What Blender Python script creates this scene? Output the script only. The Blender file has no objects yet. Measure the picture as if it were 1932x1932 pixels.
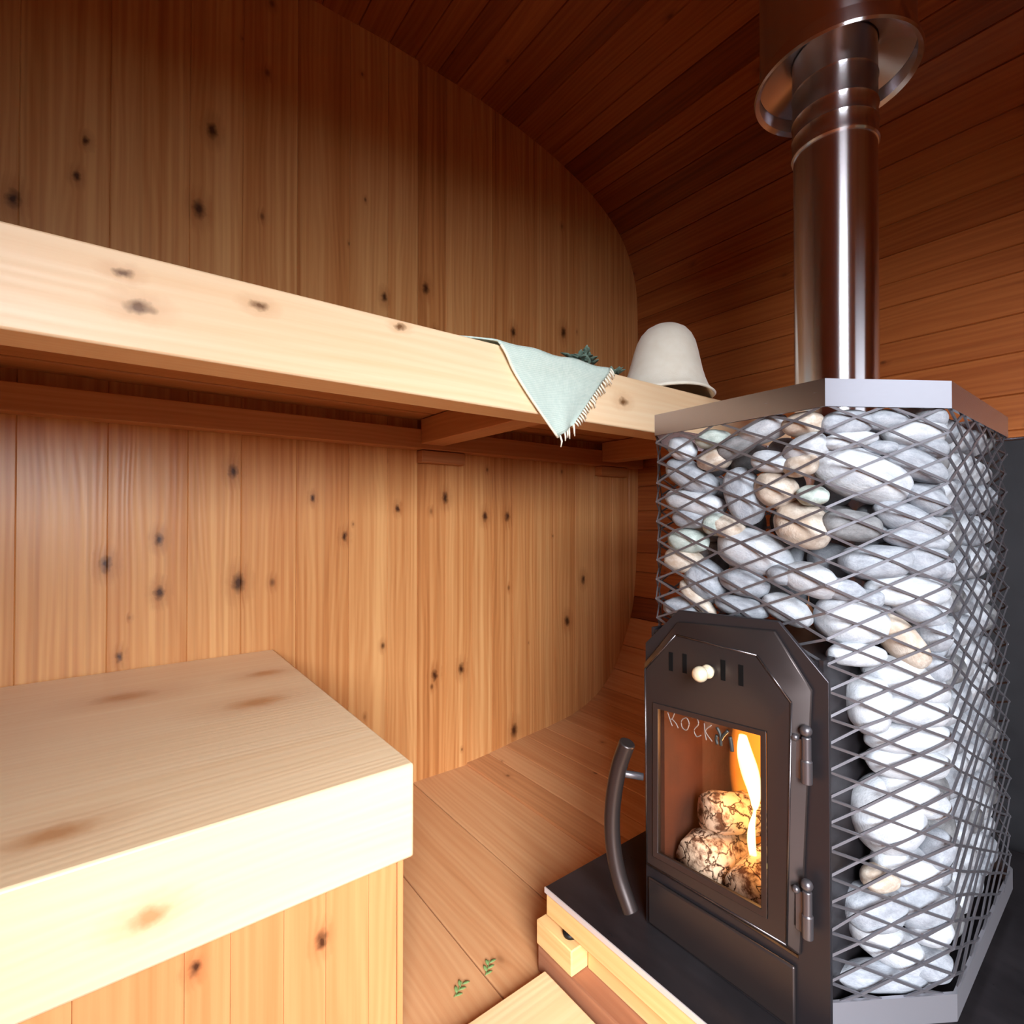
import bpy, bmesh, math, random
from math import sin, cos, pi, radians, sqrt, hypot, atan2
from mathutils import Vector, Matrix, noise
import numpy as np
random.seed(7)
SC = bpy.context.scene
COL = SC.collection

# ------------------------------------------------------------------ camera, world, daylight, exposure
cam_data = bpy.data.cameras.new('camera')
cam = bpy.data.objects.new('camera', cam_data)
COL.objects.link(cam)
cam_data.sensor_width = 36.0
cam_data.lens = 36.0 * 988.776 / 1932.0
cam_data.shift_y = 4.36 / 1932.0
cam_data.clip_start = 0.01
cam.location = (0.0, 0.0, 0.767)
cam.rotation_euler = (pi / 2 + 0.01081, 0.0, -0.65026)
SC.camera = cam

world = bpy.data.worlds.new('daylight')
SC.world = world
world.use_nodes = True
wb = world.node_tree.nodes['Background']
wt = world.node_tree
wc = wt.nodes.new('ShaderNodeTexCoord'); wx = wt.nodes.new('ShaderNodeSeparateXYZ'); wr = wt.nodes.new('ShaderNodeValToRGB')
wt.links.new(wc.outputs['Generated'], wx.inputs[0]); wt.links.new(wx.outputs[2], wr.inputs[0]); wt.links.new(wr.outputs[0], wb.inputs[0])
wr.color_ramp.elements[0].position = 0.0; wr.color_ramp.elements[0].color = (0.05, 0.045, 0.03, 1)      # shaded ground outside
wr.color_ramp.elements[1].position = 0.12; wr.color_ramp.elements[1].color = (0.85, 0.92, 1.0, 1)       # overcast sky
wb.inputs[1].default_value = 2.6

sun_data = bpy.data.lights.new('doorway_daylight', 'AREA')
sun_data.shape = 'RECTANGLE'
sun_data.size = 2.4
sun_data.size_y = 1.8
sun_data.energy = 535.0
sun_data.color = (0.90, 0.95, 1.0)
day = bpy.data.objects.new('doorway_daylight', sun_data)
COL.objects.link(day)
day.location = (-1.35, -1.95, 1.82)
day.rotation_euler = (radians(90 - 21), 0, radians(-33))

SC.view_settings.view_transform = 'Standard'
SC.view_settings.look = 'None'
SC.view_settings.gamma = 1.0
SC.view_settings.use_curve_mapping = False
SC.view_settings.exposure = 0.25
SC.cycles.use_denoising = True
SC.cycles.max_bounces = 10

# ------------------------------------------------------------------ materials
def srgb(r, g, b):
    def f(c):
        c /= 255.0
        return c / 12.92 if c <= 0.04045 else ((c + 0.055) / 1.055) ** 2.4
    return (f(r), f(g), f(b), 1.0)

class NT:
    def __init__(self, name):
        self.m = bpy.data.materials.new(name)
        self.m.use_nodes = True
        self.t = self.m.node_tree
        self.b = self.t.nodes['Principled BSDF']
        self.out = self.t.nodes['Material Output']
    def n(self, kind, **kw):
        nd = self.t.nodes.new(kind)
        for k, v in kw.items():
            setattr(nd, k, v)
        return nd
    def l(self, a, b):
        self.t.links.new(a, b)
    def math(self, op, a, b=None, c=None, clamp=False):
        nd = self.n('ShaderNodeMath', operation=op, use_clamp=clamp)
        for i, v in enumerate((a, b, c)):
            if v is None: continue
            if isinstance(v, (int, float)): nd.inputs[i].default_value = v
            else: self.l(v, nd.inputs[i])
        return nd.outputs[0]
    def mix(self, fac, a, b, blend='MIX'):
        nd = self.n('ShaderNodeMix', data_type='RGBA', blend_type=blend)
        for sock, v in ((nd.inputs[0], fac), (nd.inputs[6], a), (nd.inputs[7], b)):
            if isinstance(v, (int, float)): sock.default_value = v
            elif isinstance(v, tuple): sock.default_value = v
            else: self.l(v, sock)
        return nd.outputs[2]
    def ramp(self, fac, stops):
        nd = self.n('ShaderNodeValToRGB')
        e = nd.color_ramp.elements
        while len(e) < len(stops): e.new(0.5)
        for el, (p, c) in zip(e, stops):
            el.position = p
            el.color = c if isinstance(c, tuple) else (c, c, c, 1)
        self.l(fac, nd.inputs[0])
        return nd.outputs[0]
    def noise(self, vec, scale, detail=3, rough=0.5, dims='3D'):
        nd = self.n('ShaderNodeTexNoise', noise_dimensions=dims)
        nd.inputs['Scale'].default_value = scale
        nd.inputs['Detail'].default_value = detail
        nd.inputs['Roughness'].default_value = rough
        if vec is not None: self.l(vec, nd.inputs['Vector'])
        return nd.outputs[0]
    def combine(self, x, y, z=0.0):
        nd = self.n('ShaderNodeCombineXYZ')
        for i, v in enumerate((x, y, z)):
            if isinstance(v, (int, float)): nd.inputs[i].default_value = v
            else: self.l(v, nd.inputs[i])
        return nd.outputs[0]
    def bump(self, h, strength, dist=0.002):
        nd = self.n('ShaderNodeBump')
        nd.inputs['Strength'].default_value = strength
        nd.inputs['Distance'].default_value = dist
        self.l(h, nd.inputs['Height'])
        self.l(nd.outputs[0], self.b.inputs['Normal'])

def wood(name, light, mid, dark, knots=(), grain=1.0, rough=0.42, tone=0.35, random_knots=0.8, knotcol=(60, 26, 8), kaxis='Z', streak=0.0, kscale=0.8, strip=0.0):
    """Boards in metres: UV u runs along the grain, v across it; the colour attribute 'tone' is each board's own shade.
    knots: (x, y, z, radius) on the surface."""
    k = NT(name)
    uv = k.n('ShaderNodeUVMap'); uv.uv_map = 'UVMap'
    sep = k.n('ShaderNodeSeparateXYZ'); k.l(uv.outputs[0], sep.inputs[0])
    u, v = sep.outputs[0], sep.outputs[1]
    geo = k.n('ShaderNodeTexCoord')
    ob = geo.outputs['Object']
    mask = halo = None
    kn = k.n('ShaderNodeTexNoise'); kn.inputs['Scale'].default_value = 70.0; kn.inputs['Detail'].default_value = 3.0
    k.l(ob, kn.inputs['Vector'])
    kw = k.n('ShaderNodeVectorMath', operation='SUBTRACT'); k.l(kn.outputs['Color'], kw.inputs[0]); kw.inputs[1].default_value = (0.5, 0.5, 0.5)
    kx = k.n('ShaderNodeVectorMath', operation='SCALE'); k.l(kw.outputs[0], kx.inputs[0]); kx.inputs['Scale'].default_value = 0.014
    kp = k.n('ShaderNodeVectorMath', operation='ADD'); k.l(ob, kp.inputs[0]); k.l(kx.outputs[0], kp.inputs[1])
    ob = kp.outputs[0]
    sc = {'Z': (1, 1, 0.6), 'X': (0.55, 1, 1), 'Y': (1, 0.6, 1)}[kaxis]
    for (x, y, z, r) in knots:
        mp = k.n('ShaderNodeVectorMath', operation='SUBTRACT'); k.l(ob, mp.inputs[0]); mp.inputs[1].default_value = (x, y, z)
        ms = k.n('ShaderNodeVectorMath', operation='MULTIPLY'); k.l(mp.outputs[0], ms.inputs[0]); ms.inputs[1].default_value = sc
        ln = k.n('ShaderNodeVectorMath', operation='LENGTH'); k.l(ms.outputs[0], ln.inputs[0])
        d = k.math('DIVIDE', ln.outputs['Value'], r * kscale)
        a = k.math('SUBTRACT', 1.35, d, clamp=True)
        h = k.math('MULTIPLY', k.math('SUBTRACT', 3.2, d, clamp=False), 0.45, clamp=True)
        mask = a if mask is None else k.math('MAXIMUM', mask, a)
        halo = h if halo is None else k.math('MAXIMUM', halo, h)
    # random knots
    vor = k.n('ShaderNodeTexVoronoi', voronoi_dimensions='2D', feature='F1')
    vor.inputs['Scale'].default_value = 7.0
    k.l(k.combine(k.math('MULTIPLY', u, 0.8), k.math('MULTIPLY', v, 1.25)), vor.inputs['Vector'])
    sepc = k.n('ShaderNodeSeparateColor'); k.l(vor.outputs['Color'], sepc.inputs[0])
    on = k.math('GREATER_THAN', sepc.outputs[0], random_knots)
    size = k.math('MULTIPLY_ADD', sepc.outputs[1], 0.035, 0.022)
    rk = k.math('SUBTRACT', 1.3, k.math('DIVIDE', vor.outputs['Distance'], size), clamp=True)
    rk = k.math('MULTIPLY', k.math('MULTIPLY', rk, on), k.math('MULTIPLY_ADD', sepc.outputs[2], 0.6, 0.25))
    rh = k.math('MULTIPLY', k.math('MULTIPLY', k.math('SUBTRACT', 3.2, k.math('DIVIDE', vor.outputs['Distance'], size)), 0.4, clamp=True), on)
    mask = rk if mask is None else k.math('MAXIMUM', mask, rk)
    halo = rh if halo is None else k.math('MAXIMUM', halo, rh)
    # grain
    vv = k.math('ADD', v, k.math('MULTIPLY', halo, 0.006))
    warp = k.noise(k.combine(k.math('MULTIPLY', u, 1.3), k.math('MULTIPLY', vv, 9.0)), 1.0, 2, 0.5)
    ph = k.math('ADD', k.math('MULTIPLY', vv, 420.0), k.math('MULTIPLY', warp, 38.0))
    rings = k.math('MULTIPLY_ADD', k.math('SINE', ph), 0.5, 0.5)
    fine = k.noise(k.combine(k.math('MULTIPLY', u, 5.0), k.math('MULTIPLY', vv, 260.0)), 1.0, 4, 0.6)
    broad = k.noise(k.combine(k.math('MULTIPLY', u, 1.0), k.math('MULTIPLY', vv, 34.0)), 1.0, 3, 0.55)
    att = k.n('ShaderNodeAttribute'); att.attribute_name = 'tone'
    g = k.math('ADD', k.math('MULTIPLY', rings, 0.13 * grain), k.math('MULTIPLY', fine, 0.30 * grain))
    g = k.math('ADD', g, k.math('MULTIPLY', broad, 0.80 * grain))
    if strip:
        st0 = k.noise(k.combine(k.math('MULTIPLY', u, 0.25), k.math('MULTIPLY', v, 52.0)), 1.0, 1)
        g = k.math('ADD', g, k.math('MULTIPLY', k.math('SUBTRACT', k.ramp(st0, [(0.42, 0.0), (0.56, 1.0)]), 0.5), strip))
    g = k.math('ADD', g, k.math('MULTIPLY', att.outputs['Fac'], tone))
    g = k.math('SUBTRACT', g, 0.60 * grain + tone * 0.5 - 0.42)
    colr = k.ramp(g, [(0.0, light), (0.5, mid), (1.0, dark)])
    if streak:
        st = k.noise(k.combine(k.math('MULTIPLY', u, 0.7), k.math('MULTIPLY', vv, 60.0)), 1.0, 2)
        st = k.math('MULTIPLY', k.math('SUBTRACT', st, 0.58), 7.0, clamp=True)
        colr = k.mix(k.math('MULTIPLY', st, streak), colr, dark)
    colr = k.mix(k.math('MULTIPLY', halo, 0.38), colr, dark)
    colr = k.mix(k.math('MULTIPLY', mask, 0.95, clamp=True), colr, srgb(*knotcol))
    k.l(colr, k.b.inputs['Base Color'])
    k.b.inputs['Roughness'].default_value = rough
    k.b.inputs['Specular IOR Level'].default_value = 0.45
    hgt = k.math('ADD', k.math('MULTIPLY', rings, 0.3), k.math('MULTIPLY', broad, 0.9))
    k.bump(hgt, 0.35, 0.0012)
    return k.m

def metal(name, col, rough=0.35, metallic=1.0, rvar=0.1, scale=30, bump=0.0, stretch=None, spec=0.5, aniso=0.0, cvar=0.0):
    k = NT(name)
    tc = k.n('ShaderNodeTexCoord')
    vec = tc.outputs['Object']
    if stretch:
        mp = k.n('ShaderNodeMapping'); mp.inputs['Scale'].default_value = stretch
        k.l(vec, mp.inputs[0]); vec = mp.outputs[0]
    nz = k.noise(vec, scale, 5, 0.6)
    k.b.inputs['Metallic'].default_value = metallic
    if cvar:
        k.l(k.mix(k.math('MULTIPLY', nz, cvar), col, (col[0] * 2.2 + .02, col[1] * 2.2 + .02, col[2] * 2.2 + .02, 1)), k.b.inputs['Base Color'])
    else:
        k.b.inputs['Base Color'].default_value = col
    k.l(k.math('MULTIPLY_ADD', nz, rvar, rough - rvar * 0.5), k.b.inputs['Roughness'])
    k.b.inputs['Specular IOR Level'].default_value = spec
    if aniso:
        k.b.inputs['Anisotropic'].default_value = aniso
        k.b.inputs['Anisotropic Rotation'].default_value = 0.25
        tg = k.n('ShaderNodeTangent', direction_type='RADIAL', axis='Z'); k.l(tg.outputs[0], k.b.inputs['Tangent'])
    if bump: k.bump(nz, bump, 0.001)
    return k.m

def plain(name, col, rough=0.6, spec=0.3, nscale=60, nvar=0.15, bump=0.0, dark=None):
    k = NT(name)
    tc = k.n('ShaderNodeTexCoord')
    nz = k.noise(tc.outputs['Object'], nscale, 4, 0.6)
    d = dark or tuple(c * 0.6 for c in col[:3]) + (1,)
    k.l(k.mix(k.ramp(nz, [(0.35, 0.0), (0.7, 1.0)]), col, d), k.b.inputs['Base Color']) if nvar else None
    k.b.inputs['Roughness'].default_value = rough
    k.b.inputs['Specular IOR Level'].default_value = spec
    if bump: k.bump(nz, bump, 0.001)
    return k.m

# ------------------------------------------------------------------ object helpers
def tag(o, label=None, cat=None, group=None, kind=None):
    if label: o['label'] = label
    if cat: o['category'] = cat
    if group: o['group'] = group
    if kind: o['kind'] = kind
    return o

def obj(name, bm, mat, parent=None, smooth=False, bevel=0.0, bseg=2, normals=True):
    me = bpy.data.meshes.new(name)
    if normals: bmesh.ops.recalc_face_normals(bm, faces=bm.faces[:])
    bm.to_mesh(me); bm.free()
    if smooth:
        for p in me.polygons: p.use_smooth = True
    me.materials.append(mat)
    o = bpy.data.objects.new(name, me)
    COL.objects.link(o)
    if parent is not None:
        o.parent = parent
        o.matrix_parent_inverse = Matrix.Translation(parent.location).inverted() if False else Matrix.Identity(4)
        o.location = -Vector(parent.get('_w', (0, 0, 0)))
    if bevel:
        md = o.modifiers.new('bevel', 'BEVEL'); md.width = bevel; md.segments = bseg; md.limit_method = 'ANGLE'
        md.angle_limit = radians(40)
        for p in me.polygons: p.use_smooth = True
        me.set_sharp_from_angle(angle=radians(35)) if hasattr(me, 'set_sharp_from_angle') else None
    return o

def thing(name, label, cat, loc, group=None):
    """An Empty at the thing's base. Parts are built in world coordinates and moved back by its location."""
    o = bpy.data.objects.new(name, None)
    COL.objects.link(o)
    o.location = loc
    o.empty_display_size = 0.05
    tag(o, label, cat, group)
    return o

def part(name, bm, mat, parent, **kw):
    o = obj(name, bm, mat, None, **kw)
    o.parent = parent
    w = Vector((0, 0, 0)); p = parent
    while p is not None:
        w += p.location; p = p.parent
    o.location = -w
    return o

def box(bm, x0, x1, y0, y1, z0, z1):
    vs = [bm.verts.new((x, y, z)) for x in (x0, x1) for y in (y0, y1) for z in (z0, z1)]
    for f in ((0, 1, 3, 2), (4, 6, 7, 5), (0, 4, 5, 1), (2, 3, 7, 6), (0, 2, 6, 4), (1, 5, 7, 3)):
        bm.faces.new([vs[i] for i in f])

def wood_box(bm, x0, x1, y0, y1, z0, z1, along='X', tone=None, off=None):
    """a timber with grain UVs in metres along its length"""
    uvl = bm.loops.layers.uv.get('UVMap') or bm.loops.layers.uv.new('UVMap')
    tl = bm.loops.layers.color.get('tone') or bm.loops.layers.color.new('tone')
    n0 = len(bm.faces)
    box(bm, x0, x1, y0, y1, z0, z1)
    bm.faces.ensure_lookup_table()
    t = random.random() if tone is None else tone
    ou, ov = off if off else (random.uniform(0, 20), random.uniform(0, 20))
    ax = 'XYZ'.index(along)
    for f in bm.faces[n0:]:
        f.normal_update()
        nrm = f.normal
        na = max(range(3), key=lambda i: abs(nrm[i]))
        oth = [i for i in range(3) if i != ax]
        for lp in f.loops:
            c = lp.vert.co
            if na == ax:
                u, v = c[oth[0]] * 0.3, c[oth[1]]
            else:
                va = [i for i in oth if i != na][0]
                u, v = c[ax], c[va] + (0.31 * na)
            lp[uvl].uv = (u + ou, v + ov)
            lp[tl] = (t, t, t, 1)

def prism(bm, pts, lo, hi, axis):
    """polygon pts (2D) extruded between lo and hi along axis ('X': pts are (y,z); 'Y': (x,z); 'Z': (x,y))"""
    def mk(p, h):
        return {'X': (h, p[0], p[1]), 'Y': (p[0], h, p[1]), 'Z': (p[0], p[1], h)}[axis]
    a = [bm.verts.new(mk(p, lo)) for p in pts]
    b = [bm.verts.new(mk(p, hi)) for p in pts]
    bm.faces.new(a); bm.faces.new(b[::-1])
    n = len(pts)
    for i in range(n):
        bm.faces.new((a[i], a[(i + 1) % n], b[(i + 1) % n], b[i]))

def lathe(bm, prof, c=(0, 0, 0), seg=48, close=False):
    rings = []
    for (r, z) in prof:
        rings.append([bm.verts.new((c[0] + r * cos(2 * pi * i / seg), c[1] + r * sin(2 * pi * i / seg), c[2] + z)) for i in range(seg)])
    pr = list(zip(rings, rings[1:]))
    if close: pr.append((rings[-1], rings[0]))
    for a, b in pr:
        for i in range(seg):
            bm.faces.new((a[i], a[(i + 1) % seg], b[(i + 1) % seg], b[i]))
    return rings

def tube(bm, pts, radii, seg=12, squash=1.0, cap=True, up=(0, 0, 1)):
    pts = [Vector(p) for p in pts]
    if not isinstance(radii, (list, tuple)): radii = [radii] * len(pts)
    od = (pts[-1] - pts[0]).normalized()
    if abs(od.dot(Vector(up))) > 0.85: up = (1, 0, 0)
    rings = []
    for i, p in enumerate(pts):
        d = (pts[min(i + 1, len(pts) - 1)] - pts[max(i - 1, 0)]).normalized()
        a = d.cross(Vector(up))
        if a.length < 1e-3: a = d.cross(Vector((1, 0, 0)))
        a.normalize(); b = d.cross(a).normalized()
        rings.append([bm.verts.new(p + a * radii[i] * cos(2 * pi * j / seg) + b * radii[i] * squash * sin(2 * pi * j / seg)) for j in range(seg)])
    for a, b in zip(rings, rings[1:]):
        for j in range(seg):
            bm.faces.new((a[j], a[(j + 1) % seg], b[(j + 1) % seg], b[j]))
    if cap:
        bm.faces.new(rings[0][::-1]); bm.faces.new(rings[-1])

def smooth_pts(pts, n):
    """Catmull-Rom through pts"""
    out = []
    P = [Vector(p) for p in pts]
    P = [P[0] * 2 - P[1]] + P + [P[-1] * 2 - P[-2]]
    for i in range(1, len(P) - 2):
        for k in range(n):
            t = k / n
            a, b, c, d = P[i - 1], P[i], P[i + 1], P[i + 2]
            out.append(0.5 * ((2 * b) + (c - a) * t + (2 * a - 5 * b + 4 * c - d) * t * t + (3 * b - a - 3 * c + d) * t ** 3))
    out.append(P[-2])
    return out
STONES = [
  (0.7174, 0.4964, 0.879, 0.0294, 0.0176, 0.017, -94.2, -30, 0.05, 0, 'small white stone in the top left corner of the cage'),
  (0.7224, 0.4828, 0.8346, 0.0529, 0.0241, 0.023, -94.2, -30, 0.15, 0, 'slanted pale stone against the left edge, second down from the top corner'),
  (0.7194, 0.4753, 0.7944, 0.0572, 0.0214, 0.0205, -94.2, -12, 0.12, 0, 'flat pale stone at the left edge, below the slanted one'),
  (0.7112, 0.44, 0.8882, 0.0306, 0.015, 0.015, -94.2, 0, 0.3, 2, 'small bluish stone just under the dark rim at the left'),
  (0.713, 0.4395, 0.8566, 0.0294, 0.0174, 0.0168, -94.2, 5, 0.45, 1, 'small brownish stone near the upper left of the cage'),
  (0.7088, 0.4011, 0.8718, 0.034, 0.0159, 0.0154, -94.2, 15, 0.45, 0, 'mid grey stone under the rim, right of the small bluish one'),
  (0.7145, 0.3935, 0.8012, 0.027, 0.0453, 0.0217, -94.2, 22, 0.25, 0, 'long grey stone standing tilted in the upper left of the cage'),
  (0.7056, 0.3503, 0.8451, 0.0292, 0.0164, 0.0159, -94.2, -15, 0.12, 0, 'small pale stone right of the top of the long tilted stone'),
  (0.712, 0.3465, 0.8073, 0.0331, 0.0236, 0.0226, -94.2, -35, 0.45, 1, 'round brown and green stone right of the long tilted stone'),
  (0.7081, 0.3622, 0.89, 0.0404, 0.0182, 0.0175, -94.2, 12, 0.1, 0, 'pale oval stone touching the sloping rim above the door'),
  (0.703, 0.3079, 0.8902, 0.0265, 0.017, 0.0164, -94.2, 0, 0.15, 1, 'cream stone with a brown patch at the front corner under the rim'),
  (0.704, 0.3053, 0.8587, 0.0308, 0.0183, 0.0176, -94.2, 15, 0.1, 0, 'white stone below the cream one at the front corner'),
  (0.7018, 0.3097, 0.8372, 0.024, 0.0156, 0.0151, -94.2, 10, 0.4, 1, 'small shaded stone above the large round white and mauve stone'),
  (0.7008, 0.2967, 0.798, 0.021, 0.014, 0.015, -94.2, 0, 0.45, 2, 'small dull green grey stone sunk at the front corner'),
  (0.7174, 0.3164, 0.761, 0.0401, 0.0319, 0.0302, -94.2, -25, 0.2, 1, 'large round stone, white on top and mauve below, above the door corner'),
  (0.7132, 0.4331, 0.7602, 0.0241, 0.0181, 0.0174, -94.2, 0, 0.3, 2, 'small greenish stone below the long tilted stone'),
  (0.7152, 0.481, 0.7697, 0.0346, 0.0165, 0.0159, -94.2, -5, 0.2, 0, 'pale stone at the left edge, half way down to the door'),
  (0.7208, 0.4906, 0.7346, 0.0395, 0.0217, 0.0208, -94.2, 0, 0.3, 2, 'dull pale stone at the left edge above the brown spotted one'),
  (0.7229, 0.3859, 0.7228, 0.0615, 0.0324, 0.0306, -94.2, -14, 0.08, 0, 'largest white oval stone on the door side of the cage'),
  (0.7206, 0.4974, 0.7025, 0.0357, 0.021, 0.0202, -94.2, -10, 0.5, 1, 'stone with a brown spot at the left edge'),
  (0.7262, 0.4591, 0.6745, 0.0437, 0.0301, 0.0285, -94.2, -35, 0.2, 0, 'pale stone left of and below the largest white oval'),
  (0.7107, 0.3912, 0.6781, 0.0413, 0.0187, 0.018, -94.2, -10, 0.25, 0, 'grey stone tucked directly under the largest white oval'),
  (0.7082, 0.3955, 0.6434, 0.0445, 0.0158, 0.0152, -94.2, -5, 0.25, 0, 'grey stone just above the top edge of the stove door'),
  (0.7191, 0.4986, 0.627, 0.0383, 0.0193, 0.0186, -94.2, 0, 0.3, 0, 'grey stone in the corner above the left of the door'),
  (0.7074, 0.3028, 0.691, 0.0401, 0.0221, 0.0212, -94.2, -15, 0.05, 0, 'white stone below the large white and mauve stone'),
  (0.7064, 0.3308, 0.6494, 0.0372, 0.0188, 0.0181, -94.2, -20, 0.08, 0, 'white stone above the right end of the door top edge'),
  (0.7134, 0.4692, 0.6477, 0.0414, 0.0138, 0.015, -94.2, -35, 0.6, 1, 'dark brownish stone above the left part of the door'),
  (0.7273, 0.2663, 0.8869, 0.0351, 0.0172, 0.0166, -33.0, 0, 0.2, 0, 'grey and white stone under the bright front rim, leftmost there'),
  (0.7283, 0.2638, 0.8668, 0.0383, 0.0119, 0.015, -33.0, 8, 0.1, 0, 'flat white stone above the largest white stone at the front'),
  (0.7665, 0.239, 0.8905, 0.0323, 0.0146, 0.015, -33.0, 0, 0.25, 0, 'mauve grey stone under the middle of the bright front rim'),
  (0.8037, 0.2184, 0.8763, 0.0457, 0.0187, 0.0181, -33.0, 0, 0.05, 0, 'white stone under the right part of the bright front rim'),
  (0.8193, 0.2047, 0.8962, 0.0196, 0.0147, 0.015, -33.0, 0, 0.35, 0, 'grey stone in the right corner under the bright rim'),
  (0.8201, 0.2041, 0.8581, 0.0195, 0.0147, 0.015, -33.0, -10, 0.3, 0, 'bluish grey stone at the right fold of the cage near the top'),
  (0.8031, 0.2204, 0.8383, 0.0493, 0.0201, 0.0193, -33.0, -20, 0.3, 0, 'wide blue grey stone right of the largest white stone'),
  (0.7615, 0.2422, 0.8566, 0.0215, 0.0093, 0.015, -33.0, 0, 0.15, 0, 'tiny white stone wedged above the largest white stone'),
  (0.7596, 0.2621, 0.8234, 0.0723, 0.0325, 0.0307, -33.0, -22, 0.0, 0, 'largest white stone at the front of the cage'),
  (0.8141, 0.2094, 0.7913, 0.0301, 0.0167, 0.0162, -33.0, -30, 0.2, 0, 'half white half grey stone below the wide blue grey stone'),
  (0.7998, 0.2225, 0.7646, 0.0536, 0.0201, 0.0193, -33.0, -25, 0.15, 0, 'long pale stone slanting below the largest white stone'),
  (0.7359, 0.266, 0.7599, 0.0392, 0.0219, 0.021, -33.0, -8, 0.4, 0, 'pointed grey stone right of the large white and mauve stone'),
  (0.8003, 0.217, 0.7426, 0.0456, 0.0133, 0.015, -33.0, -8, 0.2, 0, 'flat pale stone under the long slanting one'),
  (0.7675, 0.2479, 0.7144, 0.0484, 0.0241, 0.023, -33.0, 0, 0.15, 0, 'round pale lilac stone near the middle of the front'),
  (0.8136, 0.2166, 0.7154, 0.0394, 0.0229, 0.0219, -33.0, -15, 0.18, 0, 'pale stone right of the round lilac one'),
  (0.7207, 0.2687, 0.6812, 0.0288, 0.0144, 0.015, -33.0, -10, 0.15, 0, 'small white stone above the big round one over the frame corner'),
  (0.7969, 0.2258, 0.677, 0.0588, 0.0214, 0.0205, -33.0, -5, 0.08, 0, 'wide white stone below the round lilac one'),
  (0.7491, 0.2703, 0.6411, 0.0506, 0.0337, 0.0318, -33.0, -10, 0.08, 0, 'big round white stone above the right corner of the firebox frame'),
  (0.805, 0.216, 0.6534, 0.042, 0.0173, 0.0167, -33.0, -25, 0.15, 0, 'white stone sloping over the beige pointed stone'),
  (0.7333, 0.2596, 0.5997, 0.0415, 0.0158, 0.0143, -33.0, -5, 0.05, 0, 'white lens shaped stone against the chamfered corner of the frame'),
  (0.7916, 0.2292, 0.6131, 0.0467, 0.0214, 0.0205, -33.0, -50, 0.2, 1, 'beige pointed stone leaning to the right'),
  (0.8283, 0.2102, 0.626, 0.0221, 0.0284, 0.0245, -33.0, 0, 0.2, 0, 'blue grey stone right of the beige pointed stone'),
  (0.8024, 0.2291, 0.5645, 0.0606, 0.0276, 0.0263, -33.0, -18, 0.03, 0, 'bright white stone below the beige pointed stone'),
  (0.825, 0.2061, 0.5816, 0.019, 0.0201, 0.0193, -33.0, 0, 0.3, 0, 'shaded grey stone at the right fold, level with the door vents'),
  (0.7535, 0.2531, 0.5374, 0.0273, 0.0404, 0.0197, -33.0, 8, 0.05, 0, 'tall narrow white stone beside the top of the door frame'),
  (0.8037, 0.2221, 0.5272, 0.0513, 0.0221, 0.0212, -33.0, -10, 0.1, 0, 'white stone under the bright one, level with the top of the glass'),
  (0.7988, 0.2253, 0.4937, 0.0588, 0.0221, 0.0212, -33.0, 0, 0.06, 0, 'widest flat white stone, level with the upper hinge'),
  (0.7982, 0.2257, 0.4619, 0.0593, 0.022, 0.0211, -33.0, -5, 0.08, 0, 'white stone directly below the widest flat one'),
  (0.8073, 0.2244, 0.4211, 0.0535, 0.0262, 0.025, -33.0, -22, 0.06, 0, 'white stone sloping to the right above the gap, level with the glass middle'),
  (0.787, 0.2452, 0.3923, 0.0502, 0.0535, 0.0314, -33.0, 25, 0.02, 0, 'very large tall white stone leaning left beside the frame'),
  (0.8011, 0.2305, 0.3316, 0.0461, 0.0282, 0.0268, -33.0, -15, 0.06, 0, 'white stone under the very large tall one'),
  (0.8275, 0.2067, 0.3526, 0.0188, 0.0281, 0.0212, -33.0, -30, 0.25, 0, 'grey white stone at the right fold, level with the lower hinge'),
  (0.7613, 0.2521, 0.2836, 0.0418, 0.0294, 0.0232, -33.0, 0, 0.15, 0, 'round bluish stone near the frame, below the lower hinge'),
  (0.8181, 0.2272, 0.2854, 0.0512, 0.0353, 0.0332, -33.0, 0, 0.18, 0, 'broad pale stone right of the round bluish one'),
  (0.7789, 0.2448, 0.2368, 0.0599, 0.0281, 0.0267, -33.0, -35, 0.1, 0, 'white oval stone below the round bluish one'),
  (0.8163, 0.2101, 0.2553, 0.0289, 0.0186, 0.0179, -33.0, 0, 0.1, 0, 'white stone at the right fold, low in the cage'),
  (0.7644, 0.2428, 0.2014, 0.0666, 0.0177, 0.0171, -33.0, -5, 0.15, 0, 'flat stone lying on the bottom band of the cage'),
  (0.8169, 0.2128, 0.2115, 0.0329, 0.0213, 0.0205, -33.0, -10, 0.2, 0, 'stone in the lower right corner above the bottom band'),
  (0.759, 0.2448, 0.3245, 0.0252, 0.0164, 0.0159, -33.0, 0, 0.5, 1, 'small brownish grey stone behind the gap beside the very large one'),
  (0.8296, 0.198, 0.7078, 0.012, 0.0167, 0.015, -33.0, 0, 0.3, 0, 'stone squeezed at the right fold beside the round lilac one'),
  (0.7486, 0.2506, 0.6691, 0.017, 0.0132, 0.015, -33.0, 0, 0.3, 0, 'small grey stone between the lilac stone and the big round white one'),
  (0.7034, 0.3326, 0.6947, 0.0241, 0.014, 0.015, -94.2, 0, 0.25, 0, 'small stone right of the largest white oval on the door side'),
  (0.7131, 0.4163, 0.7564, 0.0281, 0.0193, 0.0186, -94.2, -20, 0.4, 1, 'small shaded stone left of the large white and mauve stone'),
]

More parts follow.
